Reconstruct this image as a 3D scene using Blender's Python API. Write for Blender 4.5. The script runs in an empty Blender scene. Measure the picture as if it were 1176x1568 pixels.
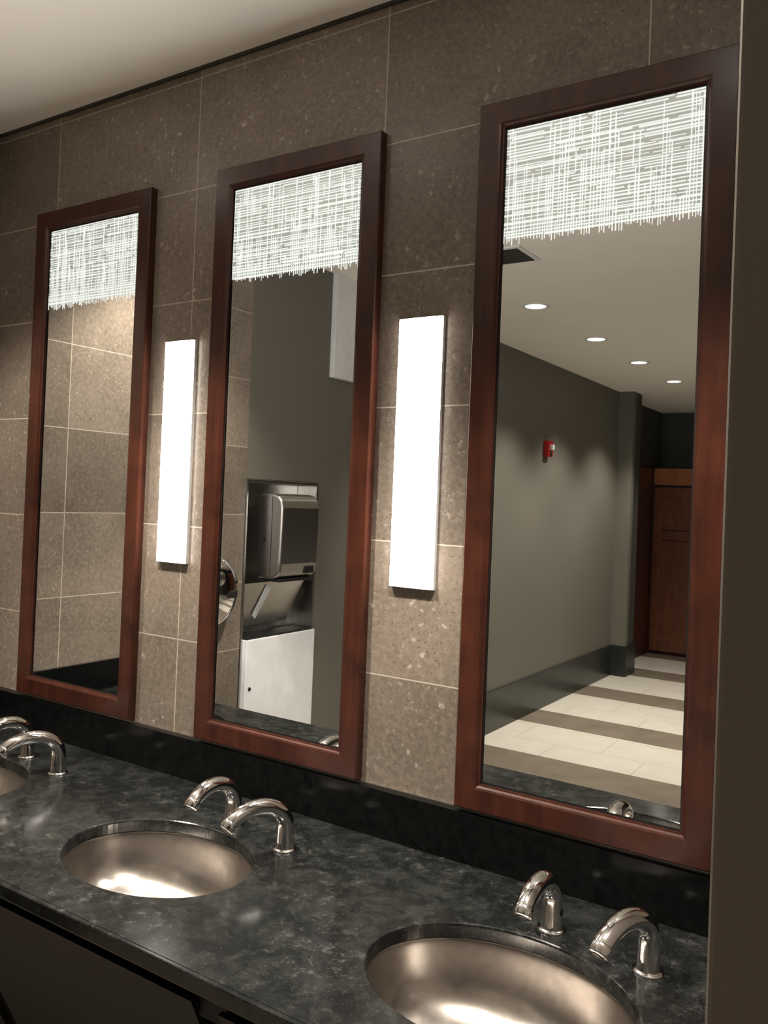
import bpy, bmesh, math, random
from mathutils import Vector, Matrix
random.seed(7)
D=1.63; H=1.66
def RY(r): return 3.234-1.63*r
sc=bpy.context.scene
sc.view_settings.view_transform='Standard'
sc.view_settings.look='None'

# ---------------------------------------------------------------- materials
def newmat(name):
    m=bpy.data.materials.new(name); m.use_nodes=True
    nt=m.node_tree; b=nt.nodes['Principled BSDF']
    return m,nt,b
def N(nt,t,ins=None,**props):
    n=nt.nodes.new(t)
    for k,v in props.items(): setattr(n,k,v)
    if ins:
        for k,v in ins.items():
            s=n.inputs[k]
            if isinstance(v,bpy.types.NodeSocket): nt.links.new(v,s)
            else: s.default_value=v
    return n
def M(nt,op,a,b=0.0,c=None):
    n=nt.nodes.new('ShaderNodeMath'); n.operation=op
    for i,v in enumerate([a,b]+([c] if c is not None else [])):
        if isinstance(v,bpy.types.NodeSocket): nt.links.new(v,n.inputs[i])
        else: n.inputs[i].default_value=v
    return n.outputs[0]
def MIX(nt,f,a,b,bt='MIX'):
    n=nt.nodes.new('ShaderNodeMix'); n.data_type='RGBA'; n.blend_type=bt
    for s,v in ((n.inputs[0],f),(n.inputs[6],a),(n.inputs[7],b)):
        if isinstance(v,bpy.types.NodeSocket): nt.links.new(v,s)
        elif isinstance(v,(tuple,list)): s.default_value=(*v[:3],1)
        else: s.default_value=v
    return n.outputs[2]
def RAMP(nt,f,stops):
    n=nt.nodes.new('ShaderNodeValToRGB'); nt.links.new(f,n.inputs[0])
    cr=n.color_ramp
    while len(cr.elements)<len(stops): cr.elements.new(0.5)
    for e,(p,c) in zip(cr.elements,stops):
        e.position=p; e.color=(c,c,c,1) if isinstance(c,(int,float)) else (*c,1)
    return n.outputs[0]
def simple(name,col,rough=0.5,metal=0.0,noise=0.06,scale=12,bump=0.0,spec=0.5):
    m,nt,b=newmat(name)
    tc=N(nt,'ShaderNodeTexCoord')
    nz=N(nt,'ShaderNodeTexNoise',{'Vector':tc.outputs['Object'],'Scale':scale,'Detail':5.0})
    f=RAMP(nt,nz.outputs[0],[(0.3,0.0),(0.7,1.0)])
    c=MIX(nt,f,tuple(x*(1-noise) for x in col),tuple(min(1,x*(1+noise)) for x in col))
    nt.links.new(c,b.inputs['Base Color'])
    b.inputs['Roughness'].default_value=rough; b.inputs['Metallic'].default_value=metal
    b.inputs['Specular IOR Level'].default_value=spec
    if bump:
        bp=N(nt,'ShaderNodeBump',{'Height':nz.outputs[0],'Strength':bump,'Distance':0.002})
        nt.links.new(bp.outputs[0],b.inputs['Normal'])
    return m
def emis(name,col,strength):
    m,nt,b=newmat(name)
    b.inputs['Base Color'].default_value=(0.8,0.8,0.8,1)
    b.inputs['Emission Color'].default_value=(*col,1); b.inputs['Emission Strength'].default_value=strength
    return m

def tile_mat(name,axis,x0):
    m,nt,b=newmat(name)
    tc=N(nt,'ShaderNodeTexCoord'); P=tc.outputs['Object']
    sx=N(nt,'ShaderNodeSeparateXYZ',{0:P})
    hx=sx.outputs[0] if axis=='x' else sx.outputs[1]
    u=M(nt,'ADD',hx,-x0+30*0.612); v=M(nt,'ADD',sx.outputs[2],-0.949+0.3075*10)
    cb=N(nt,'ShaderNodeCombineXYZ',{0:u,1:v})
    br=N(nt,'ShaderNodeTexBrick',{'Vector':cb.outputs[0],'Scale':1.0,'Mortar Size':0.0018,'Mortar Smooth':0.2,'Brick Width':0.612,'Row Height':0.3075,
        'Color1':(0.0,0.0,0.0,1),'Color2':(1,1,1,1),'Mortar':(0.5,0.5,0.5,1)},offset=0.0,squash=1.0)
    n1=N(nt,'ShaderNodeTexNoise',{'Vector':P,'Scale':6.0,'Detail':6.0,'Roughness':0.6})
    n2=N(nt,'ShaderNodeTexNoise',{'Vector':P,'Scale':70.0,'Detail':4.0,'Roughness':0.7})
    f1=RAMP(nt,n1.outputs[0],[(0.3,0.0),(0.7,1.0)])
    c=MIX(nt,f1,(0.140,0.114,0.090),(0.215,0.178,0.142))
    c=MIX(nt,RAMP(nt,n2.outputs[0],[(0.42,0.0),(0.72,0.7)]),c,(0.29,0.248,0.203))
    dis=N(nt,'ShaderNodeTexNoise',{'Vector':P,'Scale':70.0,'Detail':3.0})
    pv=N(nt,'ShaderNodeVectorMath',{0:dis.outputs['Color'],1:(0.03,0.03,0.03)},operation='MULTIPLY')
    pa=N(nt,'ShaderNodeVectorMath',{0:P,1:pv.outputs[0]},operation='ADD')
    msk=RAMP(nt,N(nt,'ShaderNodeTexNoise',{'Vector':P,'Scale':8.0,'Detail':4.0}).outputs[0],[(0.40,0.10),(0.60,1.0)])
    for scl,lo,hi,amt,col in ((38.0,0.10,0.28,0.75,(0.50,0.45,0.40)),(85.0,0.12,0.32,0.7,(0.45,0.40,0.35))):
        vo=N(nt,'ShaderNodeTexVoronoi',{'Vector':pa.outputs[0],'Scale':scl})
        sp=RAMP(nt,vo.outputs['Distance'],[(lo,1.0),(hi,0.0)])
        csel=RAMP(nt,N(nt,'ShaderNodeSeparateColor',{0:vo.outputs['Color']}).outputs[0],[(0.5,0.0),(0.6,1.0)])
        f=M(nt,'MULTIPLY',M(nt,'MULTIPLY',sp,msk),csel)
        c=MIX(nt,M(nt,'MULTIPLY',f,amt),c,col)
    vo2=N(nt,'ShaderNodeTexVoronoi',{'Vector':pa.outputs[0],'Scale':100.0})
    dk=M(nt,'MULTIPLY',RAMP(nt,vo2.outputs['Distance'],[(0.10,1.0),(0.26,0.0)]),RAMP(nt,n1.outputs[0],[(0.38,0.15),(0.58,0.9)]))
    c=MIX(nt,dk,c,(0.065,0.052,0.040))
    c=MIX(nt,1.0,c,RAMP(nt,br.outputs['Color'],[(0.0,0.80),(1.0,1.12)]),'MULTIPLY')
    c=MIX(nt,br.outputs['Fac'],c,(0.46,0.40,0.33))
    nt.links.new(c,b.inputs['Base Color'])
    b.inputs['Roughness'].default_value=0.32
    b.inputs['Specular IOR Level'].default_value=0.35
    bp=N(nt,'ShaderNodeBump',{'Height':M(nt,'SUBTRACT',1.0,br.outputs['Fac']),'Strength':0.4,'Distance':0.002})
    nt.links.new(bp.outputs[0],b.inputs['Normal'])
    return m
JX=-0.672*D
m_tile_x=tile_mat('limestone_tile_a','x',JX)
m_tile_y=tile_mat('limestone_tile_b','y',RY(1.189))

def stone_mat():
    m,nt,b=newmat('soapstone_counter')
    P=N(nt,'ShaderNodeTexCoord').outputs['Object']
    n1=N(nt,'ShaderNodeTexNoise',{'Vector':P,'Scale':16.0,'Detail':10.0,'Roughness':0.76,'Distortion':0.3})
    n2=N(nt,'ShaderNodeTexNoise',{'Vector':P,'Scale':46.0,'Detail':8.0,'Roughness':0.8,'Distortion':0.25})
    n0=N(nt,'ShaderNodeTexNoise',{'Vector':P,'Scale':5.0,'Detail':2.0})
    n3=N(nt,'ShaderNodeTexNoise',{'Vector':P,'Scale':220.0,'Detail':2.0})
    c=MIX(nt,RAMP(nt,n1.outputs[0],[(0.45,0.0),(0.75,1.0)]),(0.0075,0.0085,0.0085),(0.034,0.036,0.034))
    vein=RAMP(nt,n2.outputs[0],[(0.53,0.0),(0.69,1.0)])
    c=MIX(nt,M(nt,'MULTIPLY',vein,RAMP(nt,M(nt,'ADD',M(nt,'MULTIPLY',n1.outputs[0],0.5),M(nt,'MULTIPLY',n0.outputs[0],0.5)),[(0.47,0.0),(0.60,0.75)])),c,(0.105,0.107,0.10))
    c=MIX(nt,RAMP(nt,n3.outputs[0],[(0.6,0.0),(0.8,0.18)]),c,(0.22,0.22,0.21))
    nt.links.new(c,b.inputs['Base Color']); b.inputs['Roughness'].default_value=0.14
    b.inputs['Specular IOR Level'].default_value=0.4
    return m
m_stone=stone_mat()
m_black=simple('black_granite',(0.004,0.0045,0.0045),0.14,noise=0.4,scale=60,spec=0.3)
def wood_mat(name,c1,c2,rough=0.28):
    m,nt,b=newmat(name)
    P=N(nt,'ShaderNodeTexCoord').outputs['Object']
    mp=N(nt,'ShaderNodeMapping',{'Vector':P,'Scale':(30,30,2.2)})
    n1=N(nt,'ShaderNodeTexNoise',{'Vector':mp.outputs[0],'Scale':1.6,'Detail':6.0,'Distortion':0.5})
    n2=N(nt,'ShaderNodeTexNoise',{'Vector':P,'Scale':14.0,'Detail':3.0})
    f=M(nt,'ADD',M(nt,'MULTIPLY',n1.outputs[0],0.5),M(nt,'MULTIPLY',n2.outputs[0],0.5))
    c=MIX(nt,RAMP(nt,f,[(0.35,0.0),(0.65,1.0)]),c1,c2)
    nt.links.new(c,b.inputs['Base Color']); b.inputs['Roughness'].default_value=rough
    return m
m_wood=wood_mat('mahogany',(0.030,0.0088,0.0055),(0.070,0.0195,0.0105),0.28)
m_wood_part=wood_mat('cherry_wood_panel',(0.12,0.040,0.019),(0.20,0.070,0.031),0.35)
m_wood_head=wood_mat('cherry_wood_header',(0.30,0.11,0.045),(0.42,0.17,0.07),0.35)
m_wood_dark=wood_mat('cherry_wood_dark',(0.045,0.014,0.008),(0.08,0.022,0.012),0.35)
m_paint=simple('taupe_paint',(0.145,0.138,0.115),0.6,noise=0.03,scale=300,bump=0.05)
m_paint_dark=simple('charcoal_paint',(0.05,0.052,0.05),0.6,noise=0.03,scale=300)
m_wing=simple('brown_paint',(0.17,0.145,0.12),0.6,noise=0.05,scale=220,bump=0.04)
m_ceil=simple('ceiling_paint',(0.90,0.87,0.82),0.8,noise=0.02,scale=4)
m_shadow_louver=simple('shadow_trim_louver',(0.03,0.027,0.024),0.5)  # shadow tone for the ceiling strips; also the dark vent louvers
m_chrome=simple('chrome',(0.88,0.87,0.86),0.07,1.0,noise=0.02)
m_steel=simple('brushed_steel',(0.50,0.49,0.47),0.3,1.0,noise=0.05,scale=40)
m_white=simple('white_enamel',(0.78,0.80,0.82),0.35)
m_dark=simple('black_plastic',(0.012,0.012,0.012),0.4)
m_red=simple('red_plastic',(0.35,0.012,0.012),0.35)
m_base=simple('dark_base_tile',(0.018,0.022,0.02),0.3,noise=0.3,scale=20)
m_cab=simple('dark_laminate',(0.005,0.005,0.005),0.5,spec=0.3)
m_knee=simple('grey_laminate',(0.014,0.0135,0.0125),0.5,spec=0.3)
m_sconce=emis('frosted_lamp_glass',(1.0,0.94,0.87),46.0)
m_down=emis('downlight_lens',(1.0,0.93,0.82),14.0)
m_mirror,nt,b=newmat('mirror_silver')
b.inputs['Metallic'].default_value=1; b.inputs['Roughness'].default_value=0.0
P=N(nt,'ShaderNodeTexCoord').outputs['Object']
nz=N(nt,'ShaderNodeTexNoise',{'Vector':P,'Scale':2.0})
nt.links.new(MIX(nt,nz.outputs[0],(0.88,0.90,0.89),(0.90,0.91,0.90)),b.inputs['Base Color'])
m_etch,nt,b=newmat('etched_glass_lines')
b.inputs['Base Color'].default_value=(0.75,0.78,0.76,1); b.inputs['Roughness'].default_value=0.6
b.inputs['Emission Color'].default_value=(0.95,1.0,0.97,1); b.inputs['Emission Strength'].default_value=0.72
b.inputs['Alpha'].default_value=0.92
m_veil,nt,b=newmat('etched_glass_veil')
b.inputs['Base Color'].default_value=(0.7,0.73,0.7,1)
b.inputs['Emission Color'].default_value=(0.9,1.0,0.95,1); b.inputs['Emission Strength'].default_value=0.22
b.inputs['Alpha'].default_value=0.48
def bowl_mat():
    m,nt,b=newmat('sink_steel')
    P=N(nt,'ShaderNodeTexCoord').outputs['Object']
    n=N(nt,'ShaderNodeTexNoise',{'Vector':P,'Scale':55.0,'Detail':4.0})
    c=MIX(nt,RAMP(nt,n.outputs[0],[(0.4,0.0),(0.75,1.0)]),(0.52,0.48,0.44),(0.62,0.58,0.54))
    nt.links.new(c,b.inputs['Base Color']); b.inputs['Metallic'].default_value=1
    b.inputs['Roughness'].default_value=0.24
    return m
m_bowl=bowl_mat()
m_floor,nt,b=newmat('striped_floor_tile')
P=N(nt,'ShaderNodeTexCoord').outputs['Object']
s=N(nt,'ShaderNodeSeparateXYZ',{0:P})
q=M(nt,'SUBTRACT',-2.06,s.outputs[1])
inl=M(nt,'LESS_THAN',M(nt,'MODULO',q,1.19),0.77)
inl=M(nt,'MULTIPLY',inl,M(nt,'GREATER_THAN',q,0.0))
n1=N(nt,'ShaderNodeTexNoise',{'Vector':P,'Scale':6.0,'Detail':6.0})
tan=MIX(nt,n1.outputs[0],(0.13,0.11,0.085),(0.26,0.22,0.175))
cre=MIX(nt,n1.outputs[0],(0.55,0.52,0.45),(0.70,0.67,0.60))
c=MIX(nt,inl,tan,cre)
br=N(nt,'ShaderNodeTexBrick',{'Vector':P,'Scale':1.0,'Mortar Size':0.003,'Brick Width':0.61,'Row Height':0.397},offset=0.5)
c=MIX(nt,M(nt,'MULTIPLY',br.outputs['Fac'],0.5),c,(0.2,0.18,0.15))
nt.links.new(c,b.inputs['Base Color']); b.inputs['Roughness'].default_value=0.3

# ---------------------------------------------------------------- mesh helpers
def link(o,parent=None):
    sc.collection.objects.link(o)
    if parent: o.parent=parent
    return o
def empty(name,loc=(0,0,0)):
    o=bpy.data.objects.new(name,None); o.empty_display_size=0.1; o.location=loc
    return link(o)
def mesh(name,verts,faces,mat,parent=None,smooth=False,loc=(0,0,0)):
    me=bpy.data.meshes.new(name); me.from_pydata([tuple(v) for v in verts],[],faces); me.update()
    bm=bmesh.new(); bm.from_mesh(me); bmesh.ops.recalc_face_normals(bm,faces=bm.faces); bm.to_mesh(me); bm.free()
    o=bpy.data.objects.new(name,me); me.materials.append(mat); o.location=loc
    if smooth:
        for p in me.polygons: p.use_smooth=True
    return link(o,parent)
def box(name,x0,x1,y0,y1,z0,z1,mat,parent=None,bev=0.0,seg=2):
    bm=bmesh.new(); bmesh.ops.create_cube(bm,size=1)
    for v in bm.verts:
        v.co=Vector((x0+(v.co.x+.5)*(x1-x0),y0+(v.co.y+.5)*(y1-y0),z0+(v.co.z+.5)*(z1-z0)))
    if bev: bmesh.ops.bevel(bm,geom=bm.edges[:],offset=bev,segments=seg,profile=0.6,affect='EDGES')
    me=bpy.data.meshes.new(name); bm.to_mesh(me); bm.free()
    me.materials.append(mat); o=bpy.data.objects.new(name,me)
    return link(o,parent)
def lathe(name,prof,axis,mat,parent=None,n=48,center=(0,0,0)):
    vs=[];fs=[]
    for r,h in prof:
        for i in range(n):
            a=2*math.pi*i/n
            if axis=='z': vs.append((center[0]+r*math.cos(a),center[1]+r*math.sin(a),center[2]+h))
            else: vs.append((center[0]+h,center[1]+r*math.cos(a),center[2]+r*math.sin(a)))
    for j in range(len(prof)-1):
        for i in range(n):
            k=(i+1)%n
            fs.append((j*n+i,j*n+k,(j+1)*n+k,(j+1)*n+i))
    return mesh(name,vs,fs,mat,parent,smooth=True)
def tube(name,path,radii,mat,parent=None,n=28):
    vs=[];fs=[]
    pts=[Vector(p) for p in path]
    for i,p in enumerate(pts):
        t=(pts[min(i+1,len(pts)-1)]-pts[max(i-1,0)]).normalized()
        side=Vector((1,0,0)); up=side.cross(t).normalized()
        for k in range(n):
            a=2*math.pi*k/n
            vs.append(p+radii[i]*(side*math.cos(a)+up*math.sin(a)))
    for j in range(len(pts)-1):
        for k in range(n):
            q=(k+1)%n; fs.append((j*n+k,j*n+q,(j+1)*n+q,(j+1)*n+k))
    fs.append(tuple(range(n))); fs.append(tuple((len(pts)-1)*n+k for k in range(n)))
    return mesh(name,vs,fs,mat,parent,smooth=True)

# ---------------------------------------------------------------- room shell
XL=-2.64; XR=1.7; YB=RY(6.32); CZ=H+0.714*D; XO=XL-0.3
yt=RY(1.778); yn=RY(2.11); yp=RY(5.1); XA=-2.74
box('wall_front',XO,XR+0.1,D,D+0.1,0,CZ,m_tile_x)
box('wall_left',XO,XL,yt,D,0,CZ,m_tile_y)
box('wall_left_painted',XO,XL,yp,yn,0,CZ,m_paint)
box('wall_left_niche_upper',XO,XL,yn,yt,1.73,CZ,m_paint)
box('wall_left_niche_lower',XO,XL,yn,yt,0,0.32,m_paint)
box('wall_left_niche_back',XO,XL-0.125,yn,yt,0.32,1.73,m_paint)
box('wall_left_pilaster',XO,-2.49,yp-0.08,yp,0,CZ,m_paint)
box('wall_left_jamb',XO,-2.495,yp-0.28,yp-0.08,0,CZ,m_paint_dark)
box('wall_left_alcove',XO,XA,YB,yp-0.28,0,CZ,m_paint_dark)
box('wall_back',XO,XR+0.1,YB-0.1,YB,0,CZ,m_paint_dark)
box('wall_right',XR,XR+0.1,YB,D,0,CZ,m_paint_dark)
box('wall_wing',-0.157,-0.02,0.80,D,0,CZ,m_wing,bev=0.006,seg=3)
box('floor',XO,XR+0.1,YB-0.1,D+0.1,-0.1,0,m_floor)
box('ceiling',XO,XR+0.1,YB-0.1,D+0.1,CZ,CZ+0.1,m_ceil)
box('baseboard_left',XL,XL+0.015,yp,yt-0.0,0,0.30,m_base,bev=0.002)
box('baseboard_pilaster',-2.64,-2.475,yp-0.29,yp+0.015,0,0.30,m_base,bev=0.002)
box('shadow_trim_1',XL,-0.157,D-0.006,D,CZ-0.009,CZ,m_shadow_louver)  # thin strips with the shadow line under the ceiling put into their colour
box('shadow_trim_2',XL,XL+0.006,yt,D-0.006,CZ-0.009,CZ,m_shadow_louver)
box('bulkhead_panel',XL,XL+0.03,RY(2.75),RY(2.145),2.28,CZ,m_white,bev=0.004)

# ---------------------------------------------------------------- mirrors
def mirror(cx,seed):
    rnd=random.Random(seed)
    e=empty('vanity_mirror',(cx,D,H+0.1))
    hw=0.2615; zt=0.752; zb=-0.747
    prof=[(0,0.0),(0,0.0225),(0.0025,0.025),(0.046,0.025),(0.050,0.023),(0.053,0.019),(0.0565,0.018),(0.0565,0.006)]
    vs=[];fs=[]
    for s_,d in prof:
        vs+=[(-hw+s_,-d,zb+s_),(hw-s_,-d,zb+s_),(hw-s_,-d,zt-s_),(-hw+s_,-d,zt-s_)]
    for j in range(len(prof)-1):
        for k in range(4):
            q=(k+1)%4; fs.append((4*j+k,4*j+q,4*j+4+q,4*j+4+k))
    mesh('frame',vs,fs,m_wood,e)
    ix=hw-0.05; zb2=zb+0.05; zt2=zt-0.05
    mesh('mirror_glass',[(-ix,-0.012,zb2),(ix,-0.012,zb2),(ix,-0.012,zt2),(-ix,-0.012,zt2)],[(0,1,2,3)],m_mirror,e)
    a=hw-0.0565; zb3=zb+0.0565; zt3=zt-0.0565; g=0.0035
    vs=[(-a,-0.0135,zb3),(a,-0.0135,zb3),(a,-0.0135,zt3),(-a,-0.0135,zt3),(-a+g,-0.0135,zb3+g),(a-g,-0.0135,zb3+g),(a-g,-0.0135,zt3-g),(-a+g,-0.0135,zt3-g)]
    mesh('gasket',vs,[(0,1,5,4),(1,2,6,5),(2,3,7,6),(3,0,4,7)],m_dark,e)
    vs=[];fs=[]
    def strip(x0,x1,z0,z1,y):
        i=len(vs); vs.extend([(x0,y,z0),(x1,y,z0),(x1,y,z1),(x0,y,z1)]); fs.append((i,i+1,i+2,i+3))
    x=-a+0.004; L=0.245
    while x<a-0.005:
        w=rnd.uniform(0.0012,0.0024)
        zbm=zt3-L-rnd.uniform(-0.008,0.008)
        ln=rnd.choice([rnd.uniform(0.02,0.05),rnd.uniform(0.04,0.12),rnd.uniform(0.1,0.2),L-0.01])
        strip(x,x+w,zbm,min(zt3-0.004,zbm+ln),-0.0128)
        if rnd.random()<0.5:
            z0=zt3-rnd.uniform(0.03,0.2); strip(x,x+w,z0,min(zt3-0.004,z0+rnd.uniform(0.02,0.07)),-0.0128)
        x+=w+rnd.uniform(0.0024,0.0056)
    z=zt3-0.007
    while z>zt3-L+0.004:
        w=rnd.uniform(0.0018,0.0045)
        x=-a+0.004+rnd.choice([0,0,rnd.uniform(0,0.02)])
        while x<a-0.01:
            ln=rnd.uniform(0.04,0.20); x1=min(a-0.004,x+ln)
            dz=rnd.uniform(-0.0012,0.0012)
            strip(x,x1,z+dz,z+dz+w*rnd.uniform(0.6,1.0),-0.0131); x=x1+rnd.choice([0.0015,0.003,rnd.uniform(0.004,0.018)])
        z-=w+rnd.uniform(0.0022,0.0052)
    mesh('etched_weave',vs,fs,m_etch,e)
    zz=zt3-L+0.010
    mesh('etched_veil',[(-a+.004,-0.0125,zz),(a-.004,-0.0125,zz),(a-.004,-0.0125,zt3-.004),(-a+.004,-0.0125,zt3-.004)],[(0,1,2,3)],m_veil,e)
for i,c in enumerate((-0.573,-1.350,-2.125)): mirror(c,i+3)

# ---------------------------------------------------------------- sconces
def sconce(cx,w):
    z0=H-0.120*D; z1=H+0.251*D; zc=(z0+z1)/2
    e=empty('wall_sconce',(cx,D,zc))
    h=(z1-z0)/2
    t=0.001; dd=0.010; dt=0.0142  # rims added around the diffuser to block its spill onto the wall
    box('spill_guard_left',-w-t,-w,-dd,0,-h-t,h+t,m_white,e)
    box('spill_guard_right',w,w+t,-dd,0,-h-t,h+t,m_white,e)
    box('spill_guard_top',-w,w,-dt,0,h,h+t,m_white,e)
    box('spill_guard_bottom',-w,w,-dt,0,-h-t,-h,m_white,e)
    n=10; vs=[];fs=[]
    for z in (-h,h):
        vs.append((-w,-0.004,z))
        for k in range(n+1):
            q=k/n*2-1; vs.append((w*q,-(0.0125+0.0022*(1-q**4)),z))
        vs.append((w,-0.004,z))
    m=n+3
    for k in range(m-1): fs.append((k,k+1,m+1+k,m+k))
    fs.append(tuple(range(m))); fs.append(tuple(range(m,2*m)))
    mesh('diffuser',vs,fs,m_sconce,e)
sconce(-0.970,0.056); sconce(-1.736,0.055)

# ---------------------------------------------------------------- counter
CT=H-0.469*D; CF=0.605*D
sinks=(-0.562,-1.341,-2.122); SY=0.766*D; SA=0.222; SB=0.168
ctr=empty('vanity_countertop',(0,0,0))
vs=[];fs=[]
cells=[(-2.638,-1.73,sinks[2]),(-1.73,-0.945,sinks[1]),(-0.945,-0.159,sinks[0])]
TH=0.026
y0c=CF; y1c=D-0.001
for (xa,xb,sx_) in cells:
    angs=[2*math.pi*i/120 for i in range(120)]
    for (X,Y) in ((xa,y0c),(xb,y0c),(xb,y1c),(xa,y1c)):
        angs.append(math.atan2(Y-SY,X-sx_)%(2*math.pi))
    angs=sorted(angs); n=len(angs)
    base=len(vs)
    outer=[];inner=[]
    for a in angs:
        ca,sa=math.cos(a),math.sin(a)
        ts=[]
        if ca>1e-9: ts.append((xb-sx_)/ca)
        if ca<-1e-9: ts.append((xa-sx_)/ca)
        if sa>1e-9: ts.append((y1c-SY)/sa)
        if sa<-1e-9: ts.append((y0c-SY)/sa)
        t=min(ts); outer.append((sx_+ca*t,SY+sa*t))
        r=1/math.sqrt((ca/SA)**2+(sa/SB)**2); inner.append((ca*r,sa*r))
    rings=[[(x,y,CT) for x,y in outer],
           [(sx_+x*1.018,SY+y*1.018,CT) for x,y in inner],
           [(sx_+x*1.006,SY+y*1.006,CT-0.0015) for x,y in inner],
           [(sx_+x,SY+y,CT-0.005) for x,y in inner],
           [(sx_+x,SY+y,CT-TH) for x,y in inner],
           [(x,y,CT-TH) for x,y in outer]]
    for r in rings: vs+=r
    for j in range(5):
        for k in range(n):
            q=(k+1)%n; fs.append((base+j*n+k,base+j*n+q,base+(j+1)*n+q,base+(j+1)*n+k))
mesh('slab',vs,fs,m_stone,ctr)
box('front_edge',-2.638,-0.159,CF-0.010,CF+0.001,CT-0.028,CT,m_stone,ctr,bev=0.003)
box('backsplash',-2.638,-0.159,D-0.02,D-0.001,CT,H-0.403*D,m_black,ctr,bev=0.0015)
box('side_splash',-2.638,-2.62,CF,D-0.02,CT,H-0.403*D,m_black,ctr,bev=0.0015)
box('caulk_bead',-2.638,-0.159,D-0.0045,D-0.001,H-0.403*D,H-0.403*D+0.003,m_steel,ctr)
cab=empty('vanity_cabinet',(0,0,0))
box('apron',-2.63,-0.165,CF+0.03,CF+0.045,CT-0.09,CT-TH-0.001,m_cab,cab)
for sx_ in sinks:
    xa,xb=sx_-0.36,sx_+0.36
    vs=[(xa,CF+0.012,CT-0.06),(xb,CF+0.012,CT-0.06),(xb+0.0,CF+0.30,0.22),(xa,CF+0.30,0.22),
        (xa,CF+0.025,CT-0.06),(xb,CF+0.025,CT-0.06),(xb,CF+0.315,0.22),(xa,CF+0.315,0.22)]
    mesh('knee_panel',vs,[(0,1,2,3),(4,5,6,7),(0,1,5,4),(1,2,6,5),(2,3,7,6),(3,0,4,7)],m_knee,cab)
box('rear_panel',-2.63,-0.165,D-0.2,D-0.01,0.0,CT-0.2,m_cab,cab)

# ---------------------------------------------------------------- sinks
for sx_ in sinks:
    e=empty('undermount_sink',(sx_,SY,CT-TH))
    prof=[(1.12,-0.001),(1.035,-0.001),(1.02,-0.003),(1.01,-0.010),(0.995,-0.028),(0.965,-0.055),(0.91,-0.082),(0.82,-0.105),(0.68,-0.122),(0.5,-0.133),(0.3,-0.139),(0.14,-0.141)]
    n=96; vs=[];fs=[]
    for r,h in prof:
        for i in range(n):
            a=2*math.pi*i/n; vs.append((SA*r*math.cos(a),SB*r*math.sin(a),h))
    for j in range(len(prof)-1):
        for i in range(n):
            k=(i+1)%n; fs.append((j*n+i,j*n+k,(j+1)*n+k,(j+1)*n+i))
    o=mesh('bowl',vs,fs,m_bowl,e,smooth=True)
    sm=o.modifiers.new('s','SUBSURF'); sm.levels=1; sm.render_levels=2
    lathe('drain',[(0.0,-0.136),(0.012,-0.136),(0.013,-0.139),(0.022,-0.139),(0.030,-0.137),(0.034,-0.1395),(0.034,-0.16)],'z',m_chrome,e,n=32)

# ---------------------------------------------------------------- faucets / soap spouts
def spout(name,x,y,rot,soap=False):
    e=empty(name,(x,y,CT)); e.rotation_euler=(0,0,rot)
    path=[(0,0,0.0)];rad=[0.021]
    for z,r in ((0.006,0.0205),(0.02,0.0195),(0.036,0.0187),(0.050,0.0183)):
        path.append((0,0,z)); rad.append(r)
    hh=0.056 if not soap else 0.054
    rr=0.072 if not soap else 0.078
    for k in range(1,19):
        th=math.radians(150)*k/18
        path.append((0,-rr*(1-math.cos(th)),0.052+hh*math.sin(th))); rad.append(0.0183-0.0028*k/18)
    tube('spout_body',path,rad,m_chrome,e)
    tip=Vector(path[-1]); d=(Vector(path[-1])-Vector(path[-2])).normalized()
    tube('nozzle',[tip-d*0.012,tip-d*0.010,tip+d*0.003,tip+d*0.006],[0.0157,0.0168,0.0168,0.015],m_chrome,e)
    tube('outlet',[tip+d*0.0055,tip+d*0.0075],[0.0105,0.010],m_dark,e)
    lathe('base_flange',[(0.0,0.0),(0.026,0.0),(0.026,0.002),(0.024,0.004),(0.0205,0.005)],'z',m_chrome,e,n=36)
    if not soap:
        lathe('sensor_eye',[(0.0,0.001),(0.006,0.001),(0.007,0.0)],'x',m_dark,e,n=20,center=(0.0185,0,0.035))
for sx_ in sinks:
    spout('faucet',sx_+0.008,0.900*D,0.0)
    spout('soap_dispenser',sx_+0.190,0.880*D,-math.radians(15),True)

# ---------------------------------------------------------------- left-wall fixtures
e=empty('recessed_towel_cabinet',(XL,0,1.3))
ya,yb=yn+0.002,yt-0.002
for nm,a0,a1,b0,b1 in (('flange_top',ya,yb,0.412,0.428),('flange_near',yb-0.012,yb,-0.9,0.412),('flange_far',ya,ya+0.012,-0.9,0.412)):
    box(nm,-0.12,0.006,a0,a1,b0,b1,m_steel,e,bev=0.002)
box('back_plate',-0.123,-0.120,ya,yb,-0.31,0.41,m_steel,e)
vs=[(-0.02,ya+0.05,-0.06),(-0.02,yb-0.03,-0.06),(-0.085,yb-0.07,-0.27),(-0.085,ya+0.11,-0.27),(-0.115,ya+0.05,-0.06),(-0.115,yb-0.03,-0.06)]
mesh('towel_chute',vs,[(0,1,2,3),(0,3,4),(1,5,2)],m_steel,e)
vs=[(-0.028,0.10,-0.09),(-0.028,0.14,-0.07),(-0.070,0.19,-0.22),(-0.075,0.16,-0.24)]
mesh('folded_towel',[(v[0]+0.008,v[1],v[2]) for v in vs],[(0,1,2,3)],m_white,e)
e=empty('paper_towel_dispenser',(XL,0,0))
y0,y1=-0.04,0.244
prof=[(0.0,1.665),(0.085,1.665),(0.115,1.655),(0.133,1.635),(0.140,1.60),(0.140,1.50),(0.136,1.34),(0.130,1.30),(0.115,1.278),(0.085,1.268),(0.0,1.268)]
vs=[];fs=[];n=len(prof)
ys=[(y0,0.94),(y0+0.012,1.0),(y1-0.012,1.0),(y1,0.94)]
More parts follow.
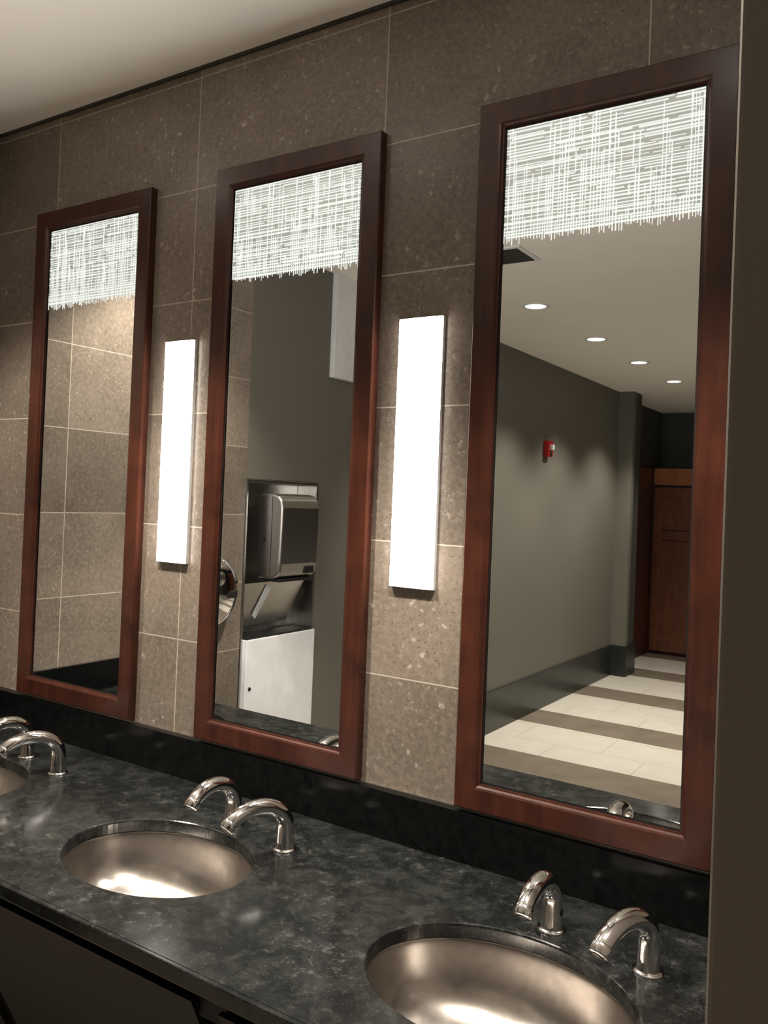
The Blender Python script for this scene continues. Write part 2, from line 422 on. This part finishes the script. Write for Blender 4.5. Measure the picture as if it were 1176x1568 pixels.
for yy,s_ in ys:
    for (px,pz) in prof: vs.append((0.008+px*s_ if px>0 else 0.008,yy,1.4665+(pz-1.4665)*(0.97 if s_<1 else 1)))
for j in range(3):
    for k in range(n):
        q=(k+1)%n; fs.append((j*n+k,j*n+q,(j+1)*n+q,(j+1)*n+k))
fs.append(tuple(range(n))); fs.append(tuple(3*n+k for k in range(n)))
o=mesh('steel_housing',vs,fs,m_steel,e)
bv=o.modifiers.new('b','BEVEL'); bv.width=0.006; bv.segments=3; bv.limit_method='ANGLE'
box('side_seam',0.085,0.088,y1-0.004,y1+0.0015,1.29,1.65,m_dark,e)
box('key_lock',0.04,0.055,y1-0.002,y1+0.004,1.44,1.46,m_dark,e,bev=0.002)
box('exit_slot',0.02,0.13,y0+0.02,y1-0.02,1.255,1.27,m_dark,e,bev=0.003)
box('feed_window',0.134,0.145,y0+0.03,y0+0.10,1.29,1.325,m_dark,e,bev=0.003)
e=empty('waste_bin',(XL,0,0))
y0,y1=yn+0.016,yt-0.016
xb0,xb1=-0.11,0.03; BT=0.985
box('bin_front',xb1-0.012,xb1,y0,y1,0.33,BT,m_white,e,bev=0.004)
box('bin_side_near',xb0+0.012,xb1-0.012,y1-0.012,y1,0.33,BT,m_white,e,bev=0.003)
box('bin_side_far',xb0+0.012,xb1-0.012,y0,y0+0.012,0.33,BT,m_white,e,bev=0.003)
box('bin_back',xb0,xb0+0.012,y0,y1,0.33,BT,m_white,e)
box('bin_bottom',xb0+0.012,xb1-0.012,y0+0.012,y1-0.012,0.33,0.345,m_white,e)
box('bin_liner',xb0+0.011,xb1-0.011,y0+0.011,y1-0.011,BT-0.04,BT+0.008,m_dark,e,bev=0.002)
lathe('bin_lock',[(0.0,0.004),(0.008,0.004),(0.009,0.0)],'x',m_dark,e,n=20,center=(xb1,y1-0.03,0.76))
e=empty('hand_dryer',(XL,RY(1.605),1.24))
lathe('dryer_shell',[(0.160,0.0),(0.165,0.01),(0.165,0.06),(0.160,0.085),(0.14,0.108),(0.10,0.122),(0.05,0.129),(0.0,0.131)],'x',m_chrome,e,n=64)
box('air_slot',0.06,0.128,-0.12,0.12,-0.035,0.0,m_dark,e,bev=0.006)
lathe('push_button',[(0.03,0.128),(0.03,0.136),(0.025,0.14),(0.0,0.14)],'x',m_steel,e,n=32,center=(0,0,0.055))
e=empty('fire_alarm_strobe',(XL,RY(3.96),2.12))
box('alarm_body',0,0.045,-0.05,0.05,-0.065,0.065,m_red,e,bev=0.008,seg=3)
box('strobe_lens',0.04,0.070,-0.018,0.018,-0.01,0.035,m_white,e,bev=0.008,seg=3)
lathe('horn_grille',[(0.0,0.05),(0.02,0.05),(0.024,0.044)],'x',m_dark,e,n=24,center=(0,0,-0.04))

# ---------------------------------------------------------------- wood stalls at back
e=empty('toilet_partition',(0,0,0))
PY=RY(6.08)
box('side_panel',XA+0.002,XA+0.03,PY,yp-0.29,0.0,2.14,m_wood_dark,e,bev=0.003)
box('stile_left',XA+0.03,-2.70,PY-0.02,PY,0.0,2.14,m_wood_dark,e,bev=0.003)
box('header',-2.70,XR-0.3,PY-0.02,PY+0.01,1.95,2.14,m_wood_head,e,bev=0.003)
box('infill',-2.70,XR-0.3,PY-0.05,PY-0.03,0.0,1.95,m_wood_dark,e)
for k in range(4):
    d=empty('stall_door',(-2.69+0.92*k,PY,0))
    box('leaf',0.0,0.84,-0.028,-0.010,0.04,1.92,m_wood_part,d)
    box('stile_a',0,0.09,-0.0095,0.012,0.04,1.92,m_wood_part,d,bev=0.003)
    box('stile_b',0.75,0.84,-0.0095,0.012,0.04,1.92,m_wood_part,d,bev=0.003)
    for nm,b0,b1 in (('rail_top',1.83,1.92),('rail_mid',1.32,1.42),('rail_bottom',0.04,0.24)):
        box(nm,0.0905,0.7495,-0.0095,0.011,b0,b1,m_wood_part,d,bev=0.003)
    for nm,b0 in (('groove_upper',1.425),('groove_lower',1.305)):
        box(nm,0.0905,0.7495,-0.0095,-0.004,b0,b0+0.012,m_wood_dark,d)
    box('latch',0.76,0.80,0.012,0.028,1.0,1.06,m_chrome,d,bev=0.004)

# ---------------------------------------------------------------- ceiling items + lights
def spot(name,x,y,z,power,size,blend,parent,col=(1,0.9,0.78)):
    l=bpy.data.lights.new(name,'SPOT'); l.energy=power; l.spot_size=math.radians(size); l.spot_blend=blend
    l.color=col; l.shadow_soft_size=0.05
    o=bpy.data.objects.new(name,l); o.location=(x,y,z); return link(o,parent)
def downlight(x,y,power,size=105,blend=0.6):
    e=empty('recessed_downlight',(x,y,CZ))
    lathe('trim_ring',[(0.058,-0.001),(0.062,-0.006),(0.082,-0.004),(0.084,0.0)],'z',m_white,e,n=40)
    lathe('lens',[(0.0,-0.002),(0.060,-0.002)],'z',m_down,e,n=40)
    spot('lamp',0,0,-0.03,power,size,blend,e)
for r in (2.81,3.464,4.09,4.756): downlight(-1.97,RY(r),130,104,0.7)
downlight(0.2,RY(4.09),130,105,0.6)
downlight(-1.47,0.90,200,88,0.4); downlight(-0.42,0.90,165,88,0.4); downlight(-2.30,0.98,110,96,0.5)
e=empty('ceiling_vent',(-1.70,RY(2.2),CZ))
box('vent_frame',-0.12,0.12,-0.12,0.12,-0.008,0,m_white,e,bev=0.002)
box('vent_throat',-0.10,0.10,-0.10,0.10,-0.011,-0.007,m_dark,e)
for k in range(6): box('louver',-0.10,0.10,-0.09+k*0.033,-0.075+k*0.033,-0.014,-0.010,m_shadow_louver,e)
e=empty('fire_sprinkler',(-0.95,RY(2.75),CZ))
lathe('escutcheon',[(0.0,-0.012),(0.015,-0.012),(0.035,-0.006),(0.04,0.0)],'z',m_chrome,e,n=32)
lathe('sprinkler_head',[(0.0,-0.04),(0.014,-0.04),(0.014,-0.037),(0.004,-0.035),(0.006,-0.012)],'z',m_chrome,e,n=24)

w=bpy.data.worlds.new('w'); sc.world=w; w.use_nodes=True
w.node_tree.nodes['Background'].inputs[0].default_value=(0.05,0.05,0.05,1)

# ---------------------------------------------------------------- camera
cam=bpy.data.cameras.new('camera'); co=bpy.data.objects.new('camera',cam); link(co)
cam.sensor_fit='VERTICAL'; cam.sensor_height=24; cam.sensor_width=18; cam.lens=24*1290/1568
cam.shift_y=-34/1568
yaw=math.radians(33); pit=-math.atan(14/1290); roll=0.04
f=Vector((-math.sin(yaw)*math.cos(pit),math.cos(yaw)*math.cos(pit),-math.sin(pit)))
r=Vector((math.cos(yaw),math.sin(yaw),0)); u=r.cross(f)
R=math.cos(roll)*r+math.sin(roll)*u; U=math.cos(roll)*u-math.sin(roll)*r
mt=Matrix((R,U,-f)).transposed().to_4x4(); mt.translation=Vector((0,0,H))
co.matrix_world=mt; cam.clip_start=0.02
sc.camera=co
